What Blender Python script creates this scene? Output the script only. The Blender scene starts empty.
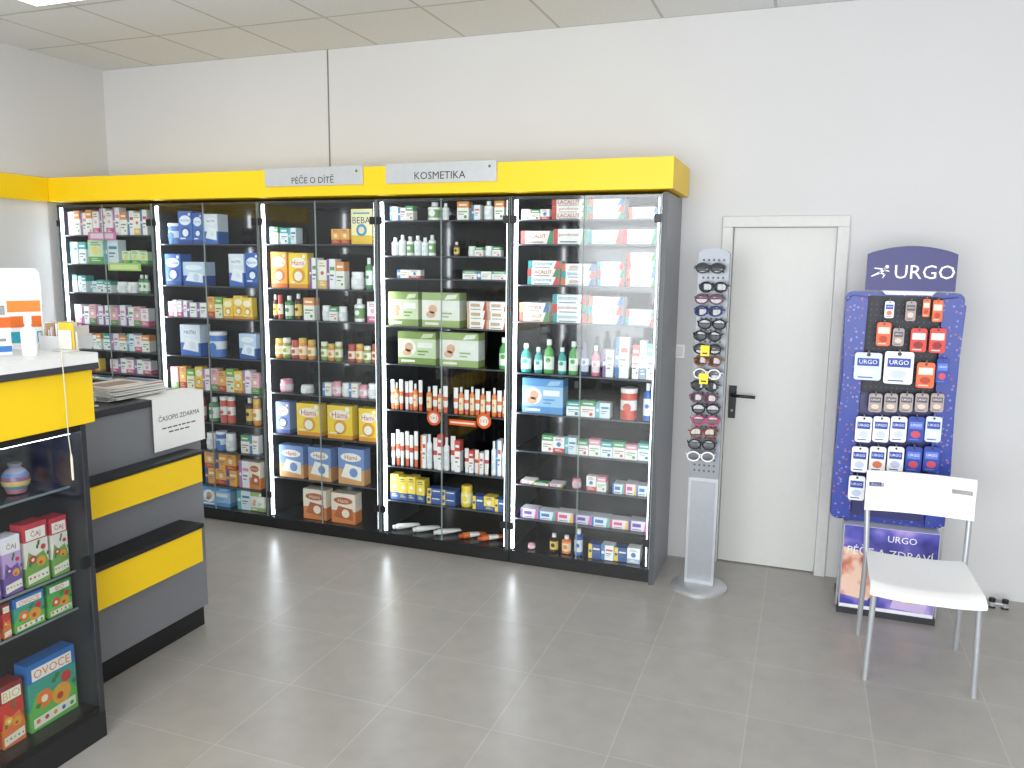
import bpy, bmesh, math, random, colorsys
from mathutils import Vector, Matrix
random.seed(7)
C=bpy.context.scene.collection
# ------------------------------------------------------------ camera model
FPX,YAW,PIT,ROL,H=800.0,.35068,.149036,.011274,1.739
F=Vector((-math.sin(YAW)*math.cos(PIT),math.cos(YAW)*math.cos(PIT),-math.sin(PIT)))
R0=Vector((math.cos(YAW),math.sin(YAW),0)); U0=R0.cross(F)
RR=math.cos(ROL)*R0+math.sin(ROL)*U0; UU=-math.sin(ROL)*R0+math.cos(ROL)*U0
def ray(x,y): return (x-512)/FPX*RR-(y-384)/FPX*UU+F
def sY(x,y,Y):
    d=ray(x,y);t=Y/d.y;return d.x*t,d.z*t+H
def sX(x,y,X):
    d=ray(x,y);t=X/d.x;return d.y*t,d.z*t+H
def sZ(x,y,z):
    d=ray(x,y);t=(z-H)/d.z;return d.x*t,d.y*t
cd=bpy.data.cameras.new("camera");cam=bpy.data.objects.new("camera",cd);C.objects.link(cam)
cd.sensor_width=36;cd.lens=FPX*36/1024;cd.clip_start=.05
cam.matrix_world=Matrix(((RR.x,UU.x,-F.x,0),(RR.y,UU.y,-F.y,0),(RR.z,UU.z,-F.z,H),(0,0,0,1)))
bpy.context.scene.camera=cam
# ------------------------------------------------------------ materials
def lin(h):
    h=h.lstrip('#');o=[]
    for i in(0,2,4):
        c=int(h[i:i+2],16)/255;o.append(c/12.92 if c<=.04045 else((c+.055)/1.055)**2.4)
    return (*o,1)
def led_wash(h,k=.86):  # pales product colours, painting in the whitening of the cabinet LEDs
    r,g,b=[int(h[i:i+2],16)/255 for i in(0,2,4)];hh,s,v=colorsys.rgb_to_hsv(r,g,b)
    r,g,b=colorsys.hsv_to_rgb(hh,s*k,min(1,v*1.03));return "%02X%02X%02X"%(int(r*255),int(g*255),int(b*255))
MC={}
def pm(h,rough=.5,metal=0,emis=0,var=.06,name=None,scale=30,coat=0):
    k=(h,rough,metal,emis,var,scale,coat)
    if k in MC:return MC[k]
    m=bpy.data.materials.new(name or "paint_"+h);m.use_nodes=True;nt=m.node_tree;b=nt.nodes["Principled BSDF"]
    c=lin(h);b.inputs["Roughness"].default_value=rough;b.inputs["Metallic"].default_value=metal
    if coat:b.inputs["Coat Weight"].default_value=coat
    tc=nt.nodes.new("ShaderNodeTexCoord");nz=nt.nodes.new("ShaderNodeTexNoise");nz.inputs["Scale"].default_value=scale
    nt.links.new(tc.outputs["Object"],nz.inputs["Vector"])
    mx=nt.nodes.new("ShaderNodeMix");mx.data_type='RGBA'
    mx.inputs[6].default_value=(c[0]*(1-var),c[1]*(1-var),c[2]*(1-var),1)
    mx.inputs[7].default_value=(min(1,c[0]*(1+var)),min(1,c[1]*(1+var)),min(1,c[2]*(1+var)),1)
    nt.links.new(nz.outputs[0],mx.inputs[0]);nt.links.new(mx.outputs[2],b.inputs["Base Color"])
    if emis:
        nt.links.new(mx.outputs[2],b.inputs["Emission Color"]);b.inputs["Emission Strength"].default_value=emis
    MC[k]=m;return m
def glassmat(name,tint=(1,1,1,1),base=.035,amt=.5):
    m=bpy.data.materials.new(name);m.use_nodes=True;nt=m.node_tree;nt.nodes.clear();L=nt.links.new
    o=nt.nodes.new("ShaderNodeOutputMaterial");t=nt.nodes.new("ShaderNodeBsdfTransparent");g=nt.nodes.new("ShaderNodeBsdfGlossy")
    t.inputs[0].default_value=tint;g.inputs["Roughness"].default_value=.03
    lw=nt.nodes.new("ShaderNodeLayerWeight");lw.inputs[0].default_value=.5
    pw=nt.nodes.new("ShaderNodeMath");pw.operation='POWER';pw.inputs[1].default_value=4
    ma=nt.nodes.new("ShaderNodeMath");ma.operation='MULTIPLY_ADD';ma.inputs[1].default_value=amt;ma.inputs[2].default_value=base
    mx=nt.nodes.new("ShaderNodeMixShader")
    L(lw.outputs["Facing"],pw.inputs[0]);L(pw.outputs[0],ma.inputs[0]);L(ma.outputs[0],mx.inputs[0]);L(t.outputs[0],mx.inputs[1]);L(g.outputs[0],mx.inputs[2]);L(mx.outputs[0],o.inputs[0]);return m
def tilemat(name,c1,c2,cm,w,h,mort,rough,off=(0,0),offset=0.0,spec=.5,bump=.15,nscale=6,namt=.1):
    m=bpy.data.materials.new(name);m.use_nodes=True;nt=m.node_tree;b=nt.nodes["Principled BSDF"]
    tc=nt.nodes.new("ShaderNodeTexCoord");mp=nt.nodes.new("ShaderNodeMapping");mp.inputs["Location"].default_value=(off[0],off[1],0)
    br=nt.nodes.new("ShaderNodeTexBrick");br.offset=offset;br.squash=1;br.inputs["Scale"].default_value=1
    br.inputs["Brick Width"].default_value=w;br.inputs["Row Height"].default_value=h;br.inputs["Mortar Size"].default_value=mort
    br.inputs["Mortar Smooth"].default_value=.3;br.inputs["Bias"].default_value=0
    br.inputs["Color1"].default_value=lin(c1);br.inputs["Color2"].default_value=lin(c2);br.inputs["Mortar"].default_value=lin(cm)
    nz=nt.nodes.new("ShaderNodeTexNoise");nz.inputs["Scale"].default_value=nscale;nz.inputs["Detail"].default_value=6
    mr=nt.nodes.new("ShaderNodeMapRange");mr.inputs[1].default_value=.3;mr.inputs[2].default_value=.7;mr.inputs[3].default_value=1-namt;mr.inputs[4].default_value=1+namt
    mx=nt.nodes.new("ShaderNodeMix");mx.data_type='RGBA';mx.blend_type='MULTIPLY';mx.inputs[0].default_value=1
    L=nt.links.new
    L(tc.outputs["Object"],mp.inputs[0]);L(mp.outputs[0],br.inputs[0]);L(tc.outputs["Object"],nz.inputs[0]);L(nz.outputs[0],mr.inputs[0])
    L(br.outputs[0],mx.inputs[6]);L(mr.outputs[0],mx.inputs[7]);L(mx.outputs[2],b.inputs["Base Color"])
    b.inputs["Roughness"].default_value=rough;b.inputs["Specular IOR Level"].default_value=spec
    bp=nt.nodes.new("ShaderNodeBump");bp.inputs["Strength"].default_value=bump;bp.inputs["Distance"].default_value=.002;bp.invert=True
    L(br.outputs["Fac"],bp.inputs["Height"]);L(bp.outputs[0],b.inputs["Normal"]);return m
GLASS=glassmat("clear_door_glass",(.95,.97,.97,1))
GLASS2=glassmat("case_glass",(.93,.95,.95,1),.04)
SILV=pm("C4C6C8",.35,.6);CHR=pm("B0B4B8",.4,.4);BLK=pm("141416",.4);DK=pm("0E0F12",.35);WHT=pm("EDEDEB",.4)
YEL=pm("F8CE0C",.42,var=.02,scale=3,name="yellow_laminate");GRY=pm("7C7E83",.5,var=.03,name="grey_laminate")
# ------------------------------------------------------------ text
TC={}
def textmesh(s):
    if s in TC:return TC[s]
    cu=bpy.data.curves.new("t",'FONT');cu.body=s;cu.size=1;cu.resolution_u=2
    o=bpy.data.objects.new("t",cu);C.objects.link(o);bpy.context.view_layer.update()
    dg=bpy.context.evaluated_depsgraph_get();e=o.evaluated_get(dg);me=e.to_mesh()
    v=[(p.co.x,p.co.y) for p in me.vertices];f=[tuple(p.vertices) for p in me.polygons];e.to_mesh_clear()
    bpy.data.objects.remove(o);bpy.data.curves.remove(cu)
    if v:
        x0=min(a[0] for a in v);x1=max(a[0] for a in v);y0=min(a[1] for a in v);y1=max(a[1] for a in v)
        v=[(a[0]-(x0+x1)/2,a[1]-(y0+y1)/2) for a in v];TC[s]=(v,f,x1-x0,y1-y0)
    else:TC[s]=([],[],1,1)
    return TC[s]
# ------------------------------------------------------------ mesh builder
class M:
    def __init__(s):s.v=[];s.f=[];s.i=[];s.s=[];s.m=[]
    def mi(s,m):
        if isinstance(m,str):m=pm(m)
        if m not in s.m:s.m.append(m)
        return s.m.index(m)
    def add(s,v,f,m,sm=False):
        b=len(s.v);s.v+=[tuple(a) for a in v];k=s.mi(m)
        for q in f:s.f.append(tuple(b+a for a in q));s.i.append(k);s.s.append(sm)
        return s
    def box(s,x0,x1,y0,y1,z0,z1,m):
        v=[(x,y,z) for z in(z0,z1) for y in(y0,y1) for x in(x0,x1)]
        return s.add(v,[(0,2,3,1),(4,5,7,6),(0,1,5,4),(2,6,7,3),(0,4,6,2),(1,3,7,5)],m)
    def prism(s,pts,d0,d1,m,plane='xz',caps=True):
        n=len(pts)
        def P(a,b,d):return (a,d,b) if plane=='xz' else ((d,a,b) if plane=='yz' else (a,b,d))
        v=[P(a,b,d0) for a,b in pts]+[P(a,b,d1) for a,b in pts]
        f=[(i,(i+1)%n,n+(i+1)%n,n+i) for i in range(n)]
        if caps:f+=[tuple(range(n)),tuple(range(2*n-1,n-1,-1))]
        return s.add(v,f,m)
    def poly(s,pts,y,m):return s.add([(a,y,b) for a,b in pts],[tuple(range(len(pts)))],m)
    def rect(s,x0,x1,z0,z1,y,m):return s.poly([(x0,z0),(x1,z0),(x1,z1),(x0,z1)],y,m)
    def disc(s,cx,cz,r,y,m,n=18,rz=None):
        rz=rz or r
        return s.poly([(cx+r*math.cos(2*math.pi*i/n),cz+rz*math.sin(2*math.pi*i/n)) for i in range(n)],y,m)
    def lathe(s,pr,ms,seg=16,c=(0,0),sy=1.0):
        for j in range(len(pr)-1):
            (r0,z0),(r1,z1)=pr[j],pr[j+1];m=ms[j] if isinstance(ms,list) else ms
            v=[]
            for i in range(seg):
                a=2*math.pi*i/seg;v.append((c[0]+r0*math.cos(a),c[1]+sy*r0*math.sin(a),z0))
            for i in range(seg):
                a=2*math.pi*i/seg;v.append((c[0]+r1*math.cos(a),c[1]+sy*r1*math.sin(a),z1))
            f=[(i,(i+1)%seg,seg+(i+1)%seg,seg+i) for i in range(seg)]
            s.add(v,f,m,True)
        for (r,z),m in((pr[0],ms[0] if isinstance(ms,list) else ms),(pr[-1],ms[-1] if isinstance(ms,list) else ms)):
            if r>1e-3:s.add([(c[0]+r*math.cos(2*math.pi*i/seg),c[1]+sy*r*math.sin(2*math.pi*i/seg),z) for i in range(seg)],[tuple(range(seg))],m)
        return s
    def tube(s,path,r,m,seg=10,closed=False,sx=1.0):
        P=[Vector(p) for p in path];n=len(P);rings=[]
        for i,p in enumerate(P):
            if closed:t=(P[(i+1)%n]-P[i-1]).normalized()
            else:t=(P[min(i+1,n-1)]-P[max(i-1,0)]).normalized()
            up=Vector((0,0,1)) if abs(t.z)<.9 else Vector((0,1,0))
            a=t.cross(up).normalized();b=t.cross(a)
            rings.append([p+a*r*sx*math.cos(2*math.pi*k/seg)+b*r*math.sin(2*math.pi*k/seg) for k in range(seg)])
        v=[q for rg in rings for q in rg];f=[]
        for i in range(n if closed else n-1):
            j=(i+1)%n
            for k in range(seg):f.append((i*seg+k,i*seg+(k+1)%seg,j*seg+(k+1)%seg,j*seg+k))
        s.add(v,f,m,True)
        if not closed:s.add(rings[0],[tuple(range(seg))],m);s.add(rings[-1],[tuple(range(seg))],m)
        return s
    def text(s,t,cx,cz,w,h,y,m,fn=None):
        v,f,tw,th=textmesh(t)
        if not v:return s
        k=min(w/tw,h/th)
        if fn:vv=[fn(cx+a*k,cz+b*k) for a,b in v]
        else:vv=[(cx+a*k,y,cz+b*k) for a,b in v]
        return s.add(vv,f,m)
    def mesh(s,name,norm=True):
        me=bpy.data.meshes.new(name);me.from_pydata(s.v,[],s.f)
        for m in s.m:me.materials.append(m)
        me.polygons.foreach_set("material_index",s.i);me.polygons.foreach_set("use_smooth",s.s)
        if norm:
            bm=bmesh.new();bm.from_mesh(me);bmesh.ops.remove_doubles(bm,verts=bm.verts,dist=1e-6);bmesh.ops.recalc_face_normals(bm,faces=bm.faces);bm.to_mesh(me);bm.free()
        try:me.set_sharp_from_angle(angle=.7)
        except Exception:pass
        me.update();return me
    def obj(s,name,parent=None,loc=(0,0,0),rz=0,label=None,cat=None,group=None,kind=None,bevel=0,norm=True):
        return put(s.mesh(name,norm),name,parent,loc,rz,label,cat,group,kind,bevel)
def put(me,name,parent=None,loc=(0,0,0),rz=0,label=None,cat=None,group=None,kind=None,bevel=0):
    o=bpy.data.objects.new(name,me);C.objects.link(o);o.location=loc;o.rotation_euler=(0,0,rz)
    if parent:o.parent=parent
    if label:o["label"]=label
    if cat:o["category"]=cat
    if group:o["group"]=group
    if kind:o["kind"]=kind
    if bevel:
        b=o.modifiers.new("bevel",'BEVEL');b.width=bevel;b.segments=2;b.limit_method='ANGLE'
    return o
def empty(name,loc,label,cat,group=None,rz=0):
    o=bpy.data.objects.new(name,None);C.objects.link(o);o.location=loc;o.rotation_euler=(0,0,rz);o.empty_display_size=.1
    o["label"]=label;o["category"]=cat
    if group:o["group"]=group
    return o
# ------------------------------------------------------------ room
XL,XR,YB,YF,ZC=-4.93,2.9,4.70,-2.6,3.10
wallm=tilemat("painted_plaster","D3D3D3","D2D2D2","D3D3D3",9,9,0,.75,spec=.25,bump=0,nscale=1.2,namt=.015)
floorm=tilemat("grey_floor_tiles","A7A39D","A29E98","B2AEA8",.45,.45,.003,.3,off=(.12,.1),spec=.5,bump=.12,nscale=9,namt=.06)
ceilm=tilemat("ceiling_tiles","E2E5E8","DFE2E5","BFC0BF",.6,.6,.010,.8,off=(.25,.1),spec=.2,bump=.3,nscale=60,namt=.03)
DX0,DX1,DZ=-.455,.175,2.0
M().box(XL-.15,XR+.15,YF-.15,YB+.15,-.1,0,floorm).obj("floor",kind="structure")
M().box(XL-.15,XR+.15,YF-.15,YB+.15,ZC,ZC+.1,ceilm).obj("ceiling",kind="structure")
M().box(XL-.15,DX0,YB,YB+.15,0,ZC,wallm).box(DX1,XR+.15,YB,YB+.15,0,ZC,wallm).box(DX0,DX1,YB,YB+.15,DZ,ZC,wallm).obj("wall_back",kind="structure")
M().box(XL-.15,XL,YF,YB,0,ZC,wallm).obj("wall_left",kind="structure")
M().box(XR,XR+.15,YF,YB,0,ZC,wallm).obj("wall_right",kind="structure")
w=M();WX0,WX1,WZ0,WZ1=-3.2,2.6,.25,2.85
w.box(XL-.15,WX0,YF-.15,YF,0,ZC,wallm).box(WX1,XR+.15,YF-.15,YF,0,ZC,wallm).box(WX0,WX1,YF-.15,YF,0,WZ0,wallm).box(WX0,WX1,YF-.15,YF,WZ1,ZC,wallm).obj("wall_front",kind="structure")
w=M()
for i in range(5):
    x=WX0+(WX1-WX0)*i/4;w.box(max(WX0,x-.03),min(WX1,x+.03),YF-.1,YF-.04,WZ0,WZ1,pm("6A6C70",.4))
w.box(WX0,WX1,YF-.1,YF-.04,WZ0,WZ0+.06,pm("6A6C70",.4)).box(WX0,WX1,YF-.1,YF-.04,WZ1-.06,WZ1,pm("6A6C70",.4))
w.obj("window_1",kind="structure")
M().box(-3.023,-3.015,YB-.004,YB,2.28,ZC,pm("77756F",.7)).obj("trim_1",kind="structure")
M().box(XL+.0002,XL+.05,1.2,4.133,2.122,2.28,YEL).obj("fascia_board_left",kind="structure",bevel=.002)  # yellow fascia board along the left wall, a furnishing classed here as structure
# door
d=M();fr=pm("D0D0CD",.45)
a,b=DX0,DX1
d.box(a-.015,a+.045,YB-.02,YB+.1,0,DZ-.045,fr).box(b-.045,b+.015,YB-.02,YB+.1,0,DZ-.045,fr).box(a-.015,b+.015,YB-.02,YB+.1,DZ-.045,DZ+.015,fr)
door=d.obj("door_1",kind="structure",bevel=.004)
lf=M().box(a+.048,b-.048,YB+.025,YB+.065,.008,DZ-.05,pm("CECECA",.4,var=.02)).obj("door_leaf",door,kind="structure")
hx=a+.085;hz=1.0
h=M().prism([(hx-.02,hz-.13),(hx+.02,hz-.13),(hx+.022,hz+.06),(hx-.022,hz+.06)],YB+.017,YB+.025,BLK)
h.tube([(hx,YB+.02,hz+.01),(hx,YB-.03,hz+.01),(hx+.02,YB-.038,hz+.01),(hx+.11,YB-.038,hz+.008),(hx+.125,YB-.03,hz+.006)],.009,BLK)
h.disc(hx,hz-.085,.008,YB+.0165,pm("8A8A88",.3,.8)).obj("door_handle",door,kind="structure")
# light switch
sw=empty("light_switch",(sY(678,351,YB)[0],YB,sY(678,351,YB)[1]),"small square white light switch on the wall","light switch")
M().box(-.04,.04,-.008,0,-.04,.04,pm("FAFAF8",.4)).obj("switch_frame",sw,bevel=.003)
M().box(-.028,.028,-.014,-.008,-.028,.028,pm("E0E0DE",.3)).obj("switch_rocker",sw,bevel=.002)
def lamp(x,y):
    L=empty("ceiling_lamp",(x,y,ZC),"square flush white fluorescent ceiling panel in the tile grid","ceiling lamp","ceiling lamps")
    M().box(-.3,.3,-.3,.3,-.02,0,pm("E8E8E4",.5)).obj("lamp_frame",L)
    M().box(-.27,.27,-.27,.27,-.026,-.02,pm("FFFDF5",.5,emis=8)).obj("lamp_diffuser",L)
lx,ly=sZ(92,2,ZC)
for x,y in((lx,ly-.38),(-1.5,2.0),(1.2,2.0),(-1.5,-.6),(1.2,-.6)):lamp(x,y)
# ------------------------------------------------------------ wall cabinets
D=[-4.89,-4.056,-3.222,-2.388,-1.554,-0.72]
YG=4.19
rows={5:(590,[219,244,286,324,377,418,457,492,527,560]),4:(447,[220,256,279,328,367,414,472,507,545]),3:(320,[244,289,321,361,396,438,482,520]),2:(205,[244,286,318,357,391,422,450,484,513]),1:(104,[235,264,293,325,350,372])}
SH={k:[round(sY(x,y,4.225)[1],3) for y in ys] for k,(x,ys) in rows.items()}
SH[1]+=[.90,.66,.42,.09]
for k in SH:SH[k][-1]=.09
SIDE=pm("8B8D92",.45,var=.03,name="light_grey_side");BACK=pm("07080A",.09);POST=pm("26282D",.4);SHM=pm("1B1D21",.25)
LED=pm("F4F8FF",.5,emis=26,var=0);LED_ADD=pm("F4F8FF",.5,emis=7,var=0);EDG=pm("9AA6A4",.3)
titles={1:"cosmetics",2:"infant milk",3:"baby food",4:"skin care",5:"dental care"}
for k in range(1,6):
    x0,x1=D[k-1],D[k];wd=x1-x0
    cab=empty("display_cabinet",(x0,4.2,0),"tall dark glass-fronted display cabinet stocked with %s products"%titles[k],"display cabinet","pharmacy wall cabinets")
    b=M();b.box(.002,.02,0,.49,.08,2.105,POST);
    b.box(.02,wd-.02,.475,.49,.08,2.105,BACK).box(.02,wd-.02,0.02,.475,2.09,2.105,POST).box(.02,wd-.02,.005,.475,.078,.088,SHM)
    if k<5:b.box(wd-.02,wd-.002,0,.49,.08,2.105,POST)
    b.obj("body",cab)
    if k==5:M().box(wd-.02,wd-.005,0,.49,.08,2.105,POST).box(wd-.005,wd+.02,0.004,.49,0.0,2.112,SIDE).box(wd-.005,wd+.02,0.0,.004,0.0,2.112,pm("4A4C50",.4)).obj("side_panel",cab)
    M().box(.002,wd-.006 if k==5 else wd-.002,.03,.48,0,.078,BLK).obj("plinth",cab)
    for z in SH[k][:-1]:
        M().box(.0205,wd-.0205,.03,.474,z-.009,z,SHM).box(.0205,wd-.0205,.0285,.03,z-.008,z-.001,pm("4A4E55",.3)).obj("shelf",cab)
    M().box(.021,.037,.006,.014,.1,2.085,LED).obj("light_strip",cab)
    if k>1:M().box(wd-.026,wd-.021,.008,.016,.1,2.085,LED_ADD).obj("light_strip",cab)  # weaker right-hand strip, added to brighten the dark side of the unit
    for s in(0,1):
        a0=.004 if s==0 else wd/2+.0015;a1=wd/2-.0015 if s==0 else wd-.004
        g=M();g.box(a0+.002,a1-.002,-.01,-.005,.092,2.1,GLASS)
        g.box(a0,a0+.002,-.01,-.005,.092,2.1,EDG).box(a1-.002,a1,-.01,-.005,.092,2.1,EDG)
        gd=g.obj("glass_door",cab)
        ex=a0+.02 if s==0 else a1-.02
        for z in(1.98,.24):M().box(ex-.018,ex+.018,-.017,-.0102,z-.022,z+.022,BLK).obj("hinge",gd,bevel=.002)
        if s==0:
            lxx=a1-.012;M().box(lxx-.016,lxx+.008,-.02,-.0102,1.07,1.11,BLK).obj("lock",gd,bevel=.002)
fa=M().box(XL+.002,-.665,4.135,4.69,2.122,2.28,YEL).obj("fascia_board",label="long bright yellow fascia board capping the wall cabinets",cat="fascia board",bevel=.002)
def sign(px0,px1,py0,py1,txt):
    a0,z1=sY(px0,py0,4.13);a1,_=sY(px1,py0,4.13);z0=sY(px0,py1,4.13)[1]
    s=empty("sign_plate",((a0+a1)/2,4.13,(z0+z1)/2),"silver grey sign plate reading "+txt,"sign")
    w=a1-a0;hh=z1-z0
    M().box(-w/2,w/2,-.006,.004,-hh/2,hh/2,pm("C2C5C6",.35,.2)).obj("plate",s,bevel=.001)
    M().text(txt,0,-hh*.14,w*.46,hh*.46,-.0066,pm("1C1D20",.5)).obj("lettering",s,norm=False)
    M().disc(w*.44,hh*.22,.008,-.0066,pm("3F7A4A",.5)).obj("emblem",s,norm=False)
sign(265,363,169,187,"PÉČE O DÍTĚ");sign(386,497,164,184,"KOSMETIKA")
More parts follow.
